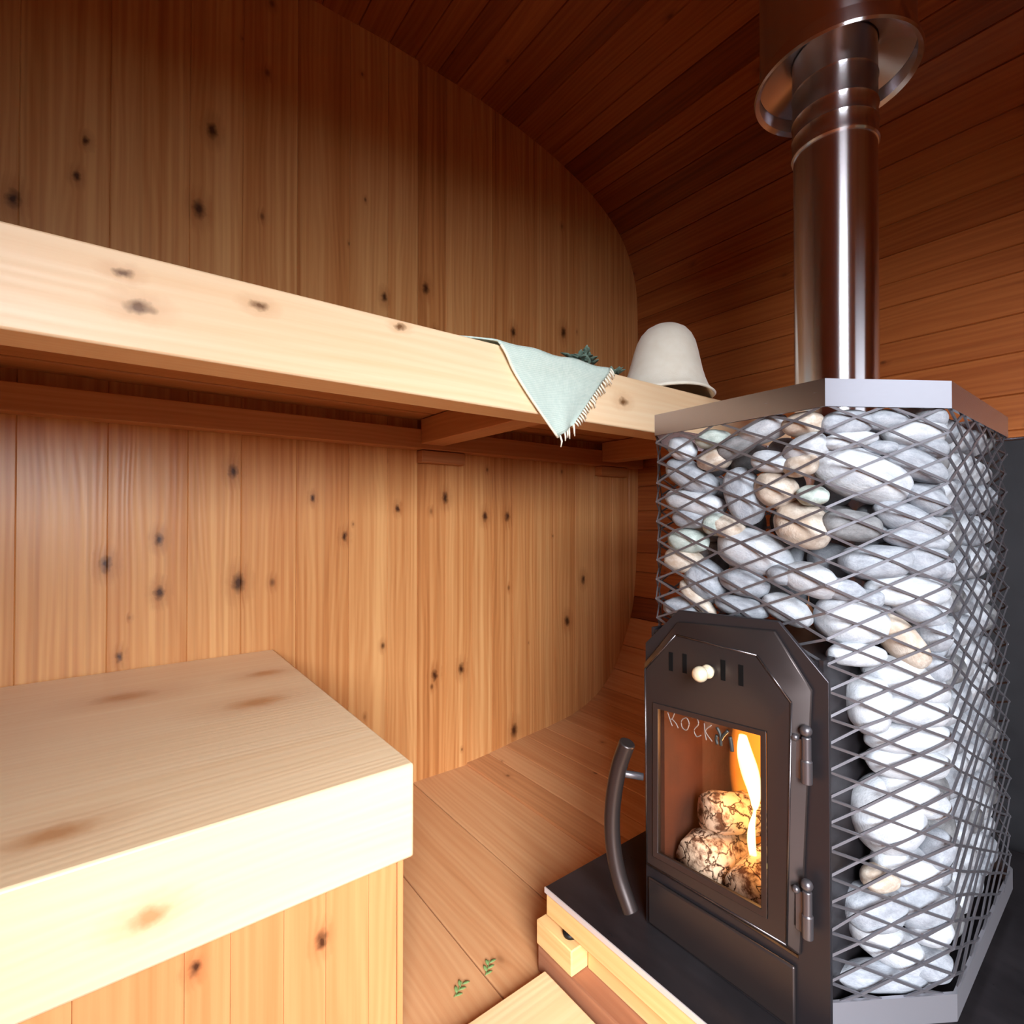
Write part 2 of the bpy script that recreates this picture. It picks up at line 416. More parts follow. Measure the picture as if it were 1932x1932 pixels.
# ------------------------------------------------------------------ timber finishes
WALL_KNOTS = [(0.179, 1.4, 1.683, .013), (0.153, 1.4, 1.487, .015), (-0.065, 1.4, 1.477, .008), (-0.16, 1.4, 1.395, .013), (-0.05, 1.4, 1.557, .007),
              (0.609, 1.4, 1.40, .010), (0.227, 1.4, 0.883, .012), (0.24, 1.4, 0.616, .016), (0.497, 1.4, 0.723, .009), (0.081, 1.4, 0.724, .010),
              (-0.012, 1.4, 0.673, .012), (0.082, 1.4, 0.606, .011), (0.012, 1.4, 0.474, .008), (0.651, 1.4, 0.80, .008), (0.808, 1.4, 0.834, .012),
              (0.955, 1.4, 0.778, .011), (1.045, 1.4, 0.778, .012), (0.772, 1.4, 0.300, .012), (0.866, 1.4, 0.303, .012), (1.317, 1.4, 0.399, .014),
              (1.074, 1.4, 0.062, .016), (1.40, 1.4, 0.545, .012), (0.413, 1.4, 0.824, .007), (1.30, 1.4, 1.45, .014), (1.07, 1.4, 1.40, .012), (0.74, 1.4, 1.46, .013)]
M = {}
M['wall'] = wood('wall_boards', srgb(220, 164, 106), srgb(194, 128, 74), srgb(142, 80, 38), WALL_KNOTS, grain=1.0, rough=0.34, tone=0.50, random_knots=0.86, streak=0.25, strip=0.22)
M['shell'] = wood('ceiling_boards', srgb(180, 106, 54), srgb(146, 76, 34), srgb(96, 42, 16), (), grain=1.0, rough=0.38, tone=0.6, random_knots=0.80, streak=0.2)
M['floor'] = wood('floor_boards', srgb(224, 174, 126), srgb(206, 146, 98), srgb(164, 104, 62), (), grain=0.9, rough=0.48, tone=0.4, random_knots=0.88)
M['bench_low'] = wood('pale_bench_timber', srgb(245, 220, 184), srgb(236, 202, 160), srgb(204, 152, 108),
                      [(0.018, 1.183, 0.447, .030), (0.255, 1.189, 0.447, .022), (0.203, 1.008, 0.447, .030), (-0.047, 0.711, 0.447, .022), (0.03, 0.631, 0.376, .011)],
                      grain=0.75, rough=0.4, tone=0.2, random_knots=2.0, knotcol=(196, 142, 96), kaxis='X')
M['bench_panel'] = wood('bench_panel_boards', srgb(224, 158, 104), srgb(204, 130, 78), srgb(162, 92, 50),
                        [(0.071, 0.645, 0.296, .0065), (0.202, 0.645, 0.261, .008)], grain=1.0, rough=0.42, tone=0.45, random_knots=2.0)
M['bench_up'] = wood('fascia_timber', srgb(248, 224, 190), srgb(238, 200, 156), srgb(204, 150, 102),
                     [(0.006, 0.775, 1.061, .0065), (0.156, 0.775, 1.059, .0075), (0.364, 0.775, 1.077, .006), (0.024, 0.775, 1.024, .010), (0.90, 0.775, 1.03, .010)],
                     grain=0.8, rough=0.4, tone=0.2, random_knots=2.0, knotcol=(110, 70, 34), kaxis='X')
M['slat'] = wood('seat_slat_timber', srgb(200, 140, 90), srgb(176, 112, 66), srgb(130, 76, 40), (), grain=0.9, rough=0.5, tone=0.3)
M['plinth_wood'] = wood('plinth_timber', srgb(240, 200, 140), srgb(224, 170, 108), srgb(180, 120, 66), (), grain=0.8, rough=0.5, tone=0.4, random_knots=2.0)
M['shadowed_wood'] = wood('shadowed_rail_timber', srgb(178, 124, 92), srgb(150, 98, 70), srgb(110, 66, 44), (), grain=0.9, rough=0.6, tone=0.3, random_knots=2.0)  # darker browns carry the shadow on the rail under the slab
M['duck'] = wood('duckboard_timber', srgb(242, 210, 164), srgb(232, 190, 140), srgb(206, 152, 100), (), grain=0.8, rough=0.5, tone=0.3, random_knots=2.0)

# ------------------------------------------------------------------ room shell: rounded cross-section, boards run along it
XC = 0.607
half = [(0.607, 0.0), (0.885, 0.006), (1.065, 0.024), (1.369, 0.062), (1.541, 0.158), (1.655, 0.345), (1.694, 0.50), (1.714, 0.80),
        (1.716, 1.20), (1.716, 1.60), (1.692, 1.768), (1.612, 1.905), (1.459, 2.005), (1.294, 2.063), (1.144, 2.096), (0.924, 2.126), (0.607, 2.138)]
right = [Vector((p[0], p[1])) for p in smooth_pts([(x, z, 0) for x, z in half], 16)]
prof = right + [Vector((2 * XC - p.x, p.y)) for p in reversed(right[:-1])]
cum = [0.0]
for a, b in zip(prof, prof[1:]): cum.append(cum[-1] + (b - a).length)
def at_s(s):
    s = max(0, min(cum[-1] - 1e-6, s))
    lo, hi = 0, len(cum) - 1
    while hi - lo > 1:
        m = (lo + hi) // 2
        if cum[m] <= s: lo = m
        else: hi = m
    t = (s - cum[lo]) / (cum[hi] - cum[lo])
    p = prof[lo].lerp(prof[hi], t); d = (prof[hi] - prof[lo]).normalized()
    return p, Vector((-d.y, d.x))          # inward normal
YB, YF = 1.4, -0.62
def boarded_shell(name, s0, s1, mat, widths, bm=None):
    keep = bm is not None
    bm = bm or bmesh.new()
    uvl = bm.loops.layers.uv.get('UVMap') or bm.loops.layers.uv.new('UVMap'); tl = bm.loops.layers.color.get('tone') or bm.loops.layers.color.new('tone')
    s = s0
    while s < s1 - 0.01:
        w = widths()
        e = min(s + w, s1)
        if s1 - e < 0.03: e = s1
        t = random.random(); ou, ov = random.uniform(0, 30), random.uniform(0, 30)
        g = 0.0022
        cs = [(s, -0.004), (s + g, 0.0)] + [(s + (e - s) * q, 0.0) for q in (0.25, 0.5, 0.75)] + [(e - g, 0.0), (e, -0.004), (e, -0.03), (s, -0.03)]
        ra, rb = [], []
        for (ss, dn) in cs:
            p, n = at_s(ss)
            q = p + n * dn
            ra.append(bm.verts.new((q.x, YF, q.y))); rb.append(bm.verts.new((q.x, YB + 0.02, q.y)))
        m = len(cs)
        for i in range(m):
            j = (i + 1) % m
            f = bm.faces.new((ra[i], ra[j], rb[j], rb[i]))
            for lp in f.loops:
                y = lp.vert.co.y
                idx = i if lp.vert in (ra[i], rb[i]) else j
                lp[uvl].uv = (y + ou, cs[idx][0] - s + ov); lp[tl] = (t, t, t, 1)
        bm.faces.new(ra); bm.faces.new(rb[::-1])
        s = e
    if keep: return
    return tag(obj(name, bm, mat), kind='structure')
def s_of(x, z):
    return min(range(len(prof)), key=lambda i: (prof[i] - Vector((x, z))).length)
sA = cum[s_of(0.885, 0.006)]; sB = cum[s_of(1.655, 1.84)]; TOT = cum[-1]
bw = lambda: random.choice([0.092, 0.078, 0.086, 0.066, 0.10])
sF = cum[s_of(1.664, 0.372)]
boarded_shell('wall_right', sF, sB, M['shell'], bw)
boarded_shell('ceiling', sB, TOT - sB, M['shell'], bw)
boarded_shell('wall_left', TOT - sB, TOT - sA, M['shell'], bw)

bm = bmesh.new()
edges = [-0.30, -0.095, 0.105, 0.303, 0.503, 0.70, 0.886]
e2 = [2 * XC - 0.886] + edges[1:]
for i, (a, b) in enumerate(zip(e2, e2[1:])):
    wood_box(bm, a + 0.0012, b - 0.0012, YF, YB + 0.02, -0.028, 0.0, along='Y', tone=[.3, .5, .2, .45, .65, .4][i])
boarded_shell('', sA, sF, None, bw, bm)
tag(obj('floor', bm, M['floor'], bevel=0.0012), kind='structure')

# end wall behind the benches: upright boards
bm = bmesh.new()
xs = [-0.56, -0.435, -0.295, -0.152, -0.01, 0.135, 0.245, 0.372, 0.509, 0.62, 0.714, 0.81, 0.905, 0.985, 1.068, 1.16, 1.253, 1.36, 1.457, 1.56, 1.66, 1.76]
tones = [.4, .5, .3, .2, .45, .25, .55, .7, .3, .35, .85, .6, .35, .8, .55, .5, .6, .35, .4, .6, .5]
def wood_quad_boards(bm, a, b, z0, z1, y, tone, facing=-1, thick=0.022):
    uvl = bm.loops.layers.uv.get('UVMap') or bm.loops.layers.uv.new('UVMap')
    tl = bm.loops.layers.color.get('tone') or bm.loops.layers.color.new('tone')
    g = 0.0014; dp = 0.0018
    cs = [(a, dp), (a + g, 0), (b - g, 0), (b, dp), (b, thick), (a, thick)]
    ou, ov = random.uniform(0, 30), random.uniform(0, 30)
    lo = [bm.verts.new((x, y - facing * d, z0)) for x, d in cs]
    hi = [bm.verts.new((x, y - facing * d, z1)) for x, d in cs]
    n = len(cs)
    for i in range(n):
        j = (i + 1) % n
        f = bm.faces.new((lo[i], lo[j], hi[j], hi[i]))
        for lp in f.loops:
            c = lp.vert.co
            lp[uvl].uv = (c.z + ou, c.x + ov); lp[tl] = (tone, tone, tone, 1)
    bm.faces.new(lo); bm.faces.new(hi[::-1])
def zrange(a, b):
    zz = [p.y for p in prof if a - 0.03 < p.x < b + 0.03]
    return (min(zz) - 0.02, max(zz) + 0.02) if zz else (0.7, 1.5)
for a, b, t in zip(xs, xs[1:], tones):
    z0, z1 = zrange(a, b)
    wood_quad_boards(bm, a, b, max(z0, -0.03), z1, YB, t)
tag(obj('wall_back', bm, M['wall']), kind='structure')
# front wall with the doorway the daylight comes through
bm = bmesh.new()
x = -0.56
DX0, DX1, DZ = -0.49, 0.20, 1.42
cuts = [-0.56, DX0] + [DX0 + (DX1 - DX0) * i / 6 for i in range(1, 7)] + [0.32, 0.44, 0.56, 0.68, 0.80, 0.92, 1.04, 1.16, 1.28, 1.40, 1.52, 1.64, 1.76]
for a, b in zip(cuts, cuts[1:]):
    z0, z1 = zrange(a, b)
    if DX0 - 1e-6 <= a < DX1 - 1e-6: z0 = DZ
    tn = random.random()
    if 0.67 < (a + b) / 2 < 1.16:          # window beside the door
        wood_quad_boards(bm, a, b, max(z0, -0.03), 0.80, YF + 0.02, tn, facing=1)
        z0 = 1.30
    wood_quad_boards(bm, a, b, max(z0, -0.03), z1, YF + 0.02, tn, facing=1)
tag(obj('wall_front', bm, M['wall']), kind='structure')

# ------------------------------------------------------------------ upper bench
ub = thing('upper_bench', 'high pine bench with a thick pale front board along the end wall', 'bench', (0.6, 1.08, 0.97))
XL, XR = -0.497, 1.69
def lim(z, side):   # inside x of the shell at height z
    return 1.70
bm = bmesh.new(); wood_box(bm, XL, XR, 0.775, 0.852, 0.972, 1.088, 'X', tone=0.2)
part('front_board', bm, M['bench_up'], ub, bevel=0.003)
y = 0.862
for i in range(5):
    bm = bmesh.new(); wood_box(bm, XL, XR, y, y + 0.094, 1.058, 1.086, 'X')
    part('seat_slat', bm, M['slat'], ub, bevel=0.003); y += 0.107
bm = bmesh.new(); wood_box(bm, XL, XR, 1.352, 1.399, 0.972, 1.028, 'X', tone=.5)
part('wall_ledger', bm, M['slat'], ub, bevel=0.002)
for xx in (-0.42, 0.70, 1.45):
    bm = bmesh.new(); wood_box(bm, xx, xx + 0.075, 0.853, 1.351, 0.985, 1.056, 'Y', tone=.5)
    part('cross_beam', bm, M['slat'], ub, bevel=0.002)
    bm = bmesh.new(); wood_box(bm, xx + 0.01, xx + 0.155, 1.362, 1.399, 0.935, 0.970, 'X', tone=.7)
    part('wall_bracket', bm, M['slat'], ub, bevel=0.002)

# ------------------------------------------------------------------ lower bench / step
lb = thing('lower_bench', 'low boxed pine bench with a thick pale seat, nearest the camera', 'bench', (-0.05, 1.0, 0.0))
bm = bmesh.new(); wood_box(bm, -0.36, 0.318, 0.631, 1.396, 0.324, 0.4466, 'X', tone=0.15, off=(3.1, 2.2))
part('seat', bm, M['bench_low'], lb, bevel=0.0035)
bm = bmesh.new()
px = [-0.33, -0.245, -0.165, -0.085, -0.028, 0.062, 0.105, 0.16, 0.208, 0.262, 0.300]
def floor_z(x):
    return max([p.y for p in prof if abs(p.x - x) < 0.03 and p.y < 0.6] + [0.0])
for i, (a, b) in enumerate(zip(px, px[1:])):
    zb = floor_z(a) + 0.001 if a < 0.28 else 0.0
    wood_box(bm, a + .0001, b - .0001, 0.645, 0.665, zb, 0.3235, 'Z', tone=[.5, .3, .6, .4, .5, .45, .5, .4, .55, .45, .7][i])
part('front_panel', bm, M['bench_panel'], lb, bevel=0.0006)
bm = bmesh.new()
yy = 0.645
wood_box(bm, 0.3005, 0.3085, 0.643, 0.70, 0.0, 0.3235, 'Z', tone=0.1)
while yy < 1.33:
    wood_box(bm, 0.290, 0.3075, max(yy, 0.7005), min(yy + 0.11, 1.39), 0.0, 0.3235, 'Z'); yy += 0.11
part('side_panel', bm, M['bench_panel'], lb, bevel=0.0008)

# ------------------------------------------------------------------ duckboard on the floor
db = thing('duckboard', 'pale pine duckboard lying on the floor beside the stove plinth', 'duckboard', (0.45, 0.35, 0.0))
for i in range(5):
    y1 = 0.662 - i * 0.152
    bm = bmesh.new(); wood_box(bm, 0.325, 0.572, y1 - 0.14, y1, 0.012, 0.024, 'X', tone=random.random())
    part('slat', bm, M['duck'], db, bevel=0.002)
for xx in (0.345, 0.515):
    bm = bmesh.new(); wood_box(bm, xx, xx + 0.035, -0.07, 0.65, 0.0, 0.0118, 'Y', tone=.4)
    part('runner', bm, M['duck'], db)

# ------------------------------------------------------------------ stove plinth
M['sheet'] = metal('plinth_sheet', srgb(52, 47, 50), 0.34, 0.8, 0.5, 16, bump=0.3, cvar=1.3, stretch=(1, 0.35, 1))
M['sheet_edge'] = metal('sheet_edge_metal', srgb(214, 206, 204), 0.4, 0.35, 0.1)
M['black_rubber'] = plain('black_foot_plastic', srgb(22, 20, 20), 0.5)
pl = thing('stove_plinth', 'timber plinth topped with a dark metal sheet, under the stove', 'plinth', (0.95, 0.30, 0.0))
PX0, PX1, PY0, PY1 = 0.592, 1.36, -0.06, 0.682
bm = bmesh.new(); wood_box(bm, PX0, PX1, PY0, PY1, 0.094, 0.1375, 'Y', tone=0.35)
part('top_slab', bm, M['plinth_wood'], pl, bevel=0.002)
bm = bmesh.new(); box(bm, PX0 - 0.001, PX1, PY0, PY1 + 0.001, 0.1377, 0.1415)
sh = part('metal_sheet', bm, M['sheet'], pl, bevel=0.001)
bm = bmesh.new(); box(bm, PX0 - 0.0035, PX0 - 0.0012, PY0, PY1 + 0.001, 0.1325, 0.1420)
part('sheet_lip', bm, M['sheet_edge'], pl, bevel=0.0006)
for (yb, n) in ((0.606, 'corner_block'), (-0.04, 'corner_block')):
    for xb in (0.5785, 1.26):
        bm = bmesh.new(); wood_box(bm, xb, xb + 0.09, yb, yb + 0.086, 0.046 if xb < 1 else 0.062, 0.087, 'Y', tone=0.1)
        part(n, bm, M['plinth_wood'], pl, bevel=0.002)
bm = bmesh.new(); wood_box(bm, 0.580, 0.640, -0.06, 0.690, 0.0, 0.0455, 'Y', tone=.6)
part('bottom_rail', bm, M['shadowed_wood'], pl, bevel=0.002)
bm = bmesh.new(); wood_box(bm, 1.262, 1.33, -0.06, 0.690, 0.055, 0.0615, 'Y', tone=.6)
part('bottom_rail', bm, M['shadowed_wood'], pl, bevel=0.002)
bm = bmesh.new(); wood_box(bm, 0.612, 0.636, 0.047, 0.604, 0.046, 0.0935, 'Y', tone=.5)
part('inner_rail', bm, M['plinth_wood'], pl, bevel=0.002)
for (xf, yf) in ((0.600, 0.632), (0.600, -0.01), (1.30, 0.632), (1.30, -0.01)):
    bm = bmesh.new(); lathe(bm, [(0.0, 0.0), (0.011, 0.0), (0.012, 0.006), (0.007, 0.0069), (0.0, 0.0069)], (xf, yf, 0.0871), 20)
    part('levelling_foot', bm, M['black_rubber'], pl, smooth=True)

# ------------------------------------------------------------------ stove
M['door_steel'] = metal('door_painted_steel', srgb(70, 62, 61), 0.36, 0.75, 0.08, 60, spec=0.5)
M['body_steel'] = metal('body_painted_steel', srgb(66, 62, 66), 0.42, 0.8, 0.1, 60)
M['trim_steel'] = metal('trim_brushed_steel', srgb(158, 155, 162), 0.26, 1.0, 0.06, 80, stretch=(1, 1, 12))
M['band_steel'] = metal('satin_band_steel', srgb(176, 174, 182), 0.42, 0.72, 0.08, 80, stretch=(1, 1, 12))
M['mesh_steel'] = metal('expanded_mesh_steel', srgb(122, 120, 126), 0.42, 0.7, 0.1, 80)
M['hinge_steel'] = metal('hinge_steel', srgb(104, 100, 104), 0.36, 0.75, 0.05)
M['knob_brass'] = metal('knob_polished_brass', srgb(246, 232, 200), 0.34, 0.5, 0.0)
M['bead'] = metal('edge_highlight_steel', srgb(96, 90, 92), 0.26, 0.9, 0.04)  # lighter than the door: the ridge's highlight is partly put into the colour
M['black'] = plain('slot_shade_black', srgb(14, 12, 12), 0.8, 0.1)  # black colour stands for the shade in the air slots
k = NT('firebrick'); tc = k.n('ShaderNodeTexCoord')
k.l(k.mix(k.noise(tc.outputs['Object'], 18, 5), srgb(88, 42, 24), srgb(36, 18, 12)), k.b.inputs['Base Color']); k.b.inputs['Roughness'].default_value = 0.9
k.bump(k.noise(tc.outputs['Object'], 90, 4), 0.5); M['brick'] = k.m
# thin door glass
k = NT('fire_glass')
tr = k.n('ShaderNodeBsdfTransparent'); tr.inputs[0].default_value = (0.96, 0.93, 0.88, 1)
gl = k.n('ShaderNodeBsdfGlossy'); gl.inputs['Roughness'].default_value = 0.03; gl.inputs[0].default_value = (1, 1, 1, 1)
lw = k.n('ShaderNodeFresnel'); lw.inputs[0].default_value = 1.5
mx = k.n('ShaderNodeMixShader'); gg = k.n('ShaderNodeNewGeometry'); k.l(k.math('MULTIPLY', lw.outputs[0], k.math('SUBTRACT', 1.0, gg.outputs['Backfacing'])), mx.inputs[0]); k.l(tr.outputs[0], mx.inputs[1]); k.l(gl.outputs[0], mx.inputs[2])
k.l(mx.outputs[0], k.out.inputs[0]); M['glass'] = k.m

st = thing('sauna_stove', 'dark steel wood-burning sauna stove with glass door and mesh cage of stones', 'stove', (1.0, 0.39, 0.1415))
CP = [(.70, .533), (.681, .273), (.815, .186), (1.177, .195), (1.30, .285), (1.30, .50), (1.19, .60), (.80, .60)]
HP = [7, 4, 10, 4, 6, 4, 10, 3]
CC = Vector((1.0, 0.393))
def ring_loop(bm, z0, z1, out, inn):
    n = len(CP)
    def off(d):
        r = []
        for i in range(n):
            a, b, c = Vector(CP[i - 1]), Vector(CP[i]), Vector(CP[(i + 1) % n])
            def nn(p, q):
                t = (q - p).normalized(); m = Vector((t.y, -t.x))
                return -m if m.dot(CC - p) > 0 else m
            n1, n2 = nn(a, b), nn(b, c)
            m = (n1 + n2).normalized()
            r.append(b + m * d / max(m.dot(n1), 0.3))
        return r
    o, q = off(out), off(inn)
    V = [[bm.verts.new((p.x, p.y, z)) for p in src] for src, z in ((o, z0), (o, z1), (q, z1), (q, z0))]
    for a, b in ((0, 1), (1, 2), (2, 3), (3, 0)):
        for i in range(n):
            j = (i + 1) % n
            bm.faces.new((V[a][i], V[a][j], V[b][j], V[b][i]))
bm = bmesh.new(); ring_loop(bm, 0.9035, 0.937, 0.003, -0.001); part('top_band', bm, M['trim_steel'], st)
bm = bmesh.new(); ring_loop(bm, 0.162, 0.195, 0.003, -0.001); part('bottom_band', bm, M['band_steel'], st)
bm = bmesh.new(); prism(bm, [(p[0] + (CC.x - p[0]) * .012, p[1] + (CC.y - p[1]) * .012) for p in CP], 0.1425, 0.1655, 'Z')
part('base_plate', bm, M['body_steel'], st)
# expanded metal cage: zigzag strands meeting in diamonds
bm = bmesh.new()
per = []
for i in range(8):
    a, b = Vector(CP[i]), Vector(CP[(i + 1) % 8])
    for h in range(HP[i]):
        per.append((a.lerp(b, h / HP[i]), i))
N = len(per)
rng = random.Random(3)
nodes = {}
def node(i, j):
    i %= N
    if (i, j) not in nodes:
        p, pi_ = per[i]
        z = 0.2007 + j * 0.0157
        d = (p - CC).normalized()
        e = rng.gauss(0, 0.0009)
        corner = 0.0
        nodes[(i, j)] = Vector((p.x + d.x * e, p.y + d.y * e, min(max(z + rng.gauss(0, 0.0007), 0.190), 0.912)))
    return nodes[(i, j)]
def strand(bm, a, b, w, t):
    d = (b - a).normalized()
    mid = (a + b) / 2
    o = Vector((mid.x - CC.x, mid.y - CC.y, 0)).normalized()
    s = d.cross(o).normalized() * w
    o2 = s.cross(d).normalized() * t
    a2, b2 = a - d * 0.001, b + d * 0.001
    va = [bm.verts.new(a2 + s * p + o2 * q) for p, q in ((-1, -1), (1, -1), (1, 1), (-1, 1))]
    vb = [bm.verts.new(b2 + s * p + o2 * q) for p, q in ((-1, -1), (1, -1), (1, 1), (-1, 1))]
    for i in range(4):
        j = (i + 1) % 4
        bm.faces.new((va[i], va[j], vb[j], vb[i]))
    bm.faces.new(va[::-1]); bm.faces.new(vb)
for i in range(N):
    for j in range(-1, 46):
        if (i + j) % 2: continue
        for dj in (-1, 1):
            jj = j + dj
            if jj < -1 or jj > 46: continue
            pnl = per[i][1]
            zz = 0.2007 + max(j, jj) * 0.0157
            if pnl == 0 and zz < 0.60: continue
            strand(bm, node(i, j), node(i + 1, jj), 0.0015, 0.0010)
part('mesh_cage', bm, M['mesh_steel'], st)

# firebox: five plates and a front plate with an opening
FXF = 0.664
fb_out = [(.264, .1425), (.528, .1425), (.528, .575), (.468, .634), (.322, .640), (.264, .578)]
bm = bmesh.new()
def framed_plate(bm, outer, hole, x0, x1):
    """outer and hole polygons (y,z) with the same vertex count, extruded x0..x1"""
    n = len(outer)
    V = [[bm.verts.new((x, p[0], p[1])) for p in poly] for poly, x in ((outer, x0), (hole, x0), (hole, x1), (outer, x1))]
    for a, b in ((0, 1), (1, 2), (2, 3), (3, 0)):
        for i in range(n):
            j = (i + 1) % n
            bm.faces.new((V[a][i], V[a][j], V[b][j], V[b][i]))
hole = [(.300, .235), (.505, .235), (.505, .52), (.49, .53), (.33, .53), (.300, .52)]
framed_plate(bm, fb_out, hole, FXF, FXF + 0.006)
part('front_plate', bm, M['body_steel'], st, bevel=0.001)
bm = bmesh.new()
X1 = 0.90
box(bm, FXF + .0062, X1, .272, .277, .167, .60)
box(bm, FXF + .0062, X1, .516, .521, .167, .60)
box(bm, FXF + .0062, X1, .2775, .5155, .167, .172)
box(bm, FXF + .0062, X1, .2775, .5155, .592, .597)
box(bm, X1 - .005, X1, .2775, .5155, .1725, .5915)
fbx = part('firebox', bm, M['body_steel'], st)
bm = bmesh.new()
box(bm, FXF + .012, X1 - .008, .2785, .292, .176, .586)
box(bm, FXF + .012, X1 - .008, .502, .5145, .176, .586)
box(bm, X1 - .024, X1 - .0065, .2925, .5015, .176, .586)
box(bm, FXF + .012, X1 - .026, .2925, .5015, .1735, .212)
part('brick_lining', bm, M['brick'], fbx)
# ash drawer front below the door
bm = bmesh.new(); prism(bm, [(.302, .150), (.520, .148), (.520, .218), (.302, .226)], FXF - 0.006, FXF - 0.0005, 'X')
part('ash_drawer', bm, M['door_steel'], st, bevel=0.003)

# door
door_o = [(.300, .240), (.524, .236), (.527, .560), (.473, .618), (.334, .626), (.292, .572)]
door_o = [(.296, .243), (.523, .233), (.527, .545), (.466, .618), (.325, .628), (.281, .565)]
door_i = [(.306, .256), (.513, .247), (.516, .540), (.461, .601), (.341, .596), (.299, .548)]
dhole = [(.330, .275), (.500, .265), (.499, .470), (.499, .492), (.330, .503), (.330, .480)]
bm = bmesh.new()
n = 6
XO, XI = 0.6602, 0.6475
V = []
for poly, x in ((door_o, FXF - 0.0005), (door_o, XO), (door_i, XI), (dhole, XI), (dhole, FXF - 0.0005)):
    V.append([bm.verts.new((x, p[0], p[1])) for p in poly])
for a in range(5):
    b = (a + 1) % 5
    for i in range(n):
        j = (i + 1) % n
        bm.faces.new((V[a][i], V[a][j], V[b][j], V[b][i]))
door = part('door', bm, M['door_steel'], st, bevel=0.0018)
bm = bmesh.new()
bp = [(XI + .0002, p[0], p[1]) for p in door_i]
for i in range(6):
    tube(bm, [bp[i], bp[(i + 1) % 6]], .0014, 10)
part('edge_bead', bm, M['bead'], door, smooth=True)
# raised ridge round the window
bm = bmesh.new()
gl_in = [(.337, .2815), (.4935, .2725), (.4925, .4855), (.337, .4965)]
gl_out = [(.329, .2735), (.5015, .2635), (.5005, .4935), (.329, .5045)]
V = [[bm.verts.new((x, p[0], p[1])) for p in poly] for poly, x in ((gl_out, .6474), (gl_out, .6455), (gl_in, .6470), (gl_in, .6505))]
for a in range(4):
    b = (a + 1) % 4
    for i in range(4):
        j = (i + 1) % 4
        bm.faces.new((V[a][i], V[a][j], V[b][j], V[b][i]))
part('window_bead', bm, M['door_steel'], door, bevel=0.0008)
bm = bmesh.new(); prism(bm, [(.3335, .2785), (.4970, .2690), (.4960, .4895), (.3335, .5005)], .6520, .6545, 'X')
part('glass_pane', bm, M['glass'], door)
# air slots: thin black plates stand in for the shade inside the openings
for y, z in ((.469, .561), (.446, .563), (.387, .567), (.362, .566)):
    bm = bmesh.new()
    prism(bm, [(y - .0032, z - .0135), (y + .0032, z - .0135), (y + .0032, z + .0135), (y - .0032, z + .0135)], .6468, .6480, 'X')
    part('air_slot', bm, M['black'], door)
bm = bmesh.new()
def ball(bm, c, r, seg=20, rx=1.0):
    mtx = Matrix.Translation(c) @ Matrix.Diagonal((rx, 1, 1, 1))
    bmesh.ops.create_uvsphere(bm, u_segments=seg, v_segments=seg // 2 + 2, radius=r, matrix=mtx)
ball(bm, Vector((.622, .405, .562)), .0105)
tube(bm, [(.632, .4055, .562), (.6476, .406, .562)], [.0062, .0066], 16)
ball(bm, Vector((.6405, .4058, .562)), .0095, rx=.55)
part('air_knob', bm, M['knob_brass'], door, smooth=True)
# handle: bowed bar
bm = bmesh.new()
hp = smooth_pts([(.622, .529, .430), (.620, .545, .385), (.619, .556, .325), (.619, .556, .270), (.620, .545, .222), (.622, .523, .178)], 6)
tube(bm, hp, [.0122] * len(hp), 20)
part('handle', bm, M['door_steel'], door, bevel=0.002)
bm = bmesh.new()
tube(bm, [(.622, .547, .378), (.632, .538, .376), (.648, .520, .374)], [.0055, .0055, .0055], 14)
lathe(bm, [(0, .0), (.009, .0), (.009, .004), (0, .004)], (.622, .546, .372), 16)
part('handle_bracket', bm, M['hinge_steel'], door, smooth=True)
# hinges on the right edge of the door
for z in (.523, .343):
    bm = bmesh.new()
    yh = .2835
    lathe(bm, [(0, -.066), (.0062, -.066), (.0064, -.064), (.0064, -.040), (.0058, -.0392), (.0052, -.0385), (.0052, -.012), (.004, -.011), (.0, -.011)], (.651, yh, z), 18)
    ball(bm, Vector((.650, yh, z - .004)), .0068, 16)
    ball(bm, Vector((.649, yh + .012, z - .015)), .0045, 12)
    box(bm, .6512, .6575, yh, yh + .014, z - .064, z - .016)
    part('hinge', bm, M['hinge_steel'], door, smooth=False, bevel=0.0008)
# worn lettering on the inside top of the glass
k = NT('glass_print'); k.b.inputs['Base Color'].default_value = srgb(118, 106, 100); k.b.inputs['Roughness'].default_value = 0.5; M['print'] = k.m
k = NT('dark_glass_print'); k.b.inputs['Base Color'].default_value = srgb(40, 40, 38); k.b.inputs['Roughness'].default_value = 0.5; M['print_dark'] = k.m
def stroke(bm, pts, w=.0008, x=.6516):
    P = smooth_pts([(x, y, z) for y, z in pts], 5)
    tube(bm, P, [w] * len(P), 6)
bm = bmesh.new()
stroke(bm, [(.478, .484), (.474, .474), (.470, .466)]); stroke(bm, [(.466, .486), (.470, .477), (.474, .474)]); stroke(bm, [(.472, .477), (.464, .472), (.460, .466)])
stroke(bm, [(.452, .482), (.446, .485), (.442, .478), (.446, .468), (.453, .469), (.455, .477), (.452, .482)])
stroke(bm, [(.438, .488), (.430, .490), (.427, .482), (.434, .472), (.430, .464), (.423, .468)])
stroke(bm, [(.418, .486), (.417, .474), (.415, .464)]); stroke(bm, [(.407, .487), (.416, .476), (.406, .465)])
part('glass_lettering', bm, M['print'], door, smooth=True)
bm = bmesh.new()
stroke(bm, [(.399, .487), (.394, .478), (.393, .464)], .0023); stroke(bm, [(.383, .487), (.390, .478), (.393, .472)], .0023); stroke(bm, [(.380, .480), (.378, .470), (.377, .462)], .0028)
stroke(bm, [(.399, .476), (.400, .470), (.398, .464)], .0024)
part('glass_emblem', bm, M['print_dark'], door, smooth=True)

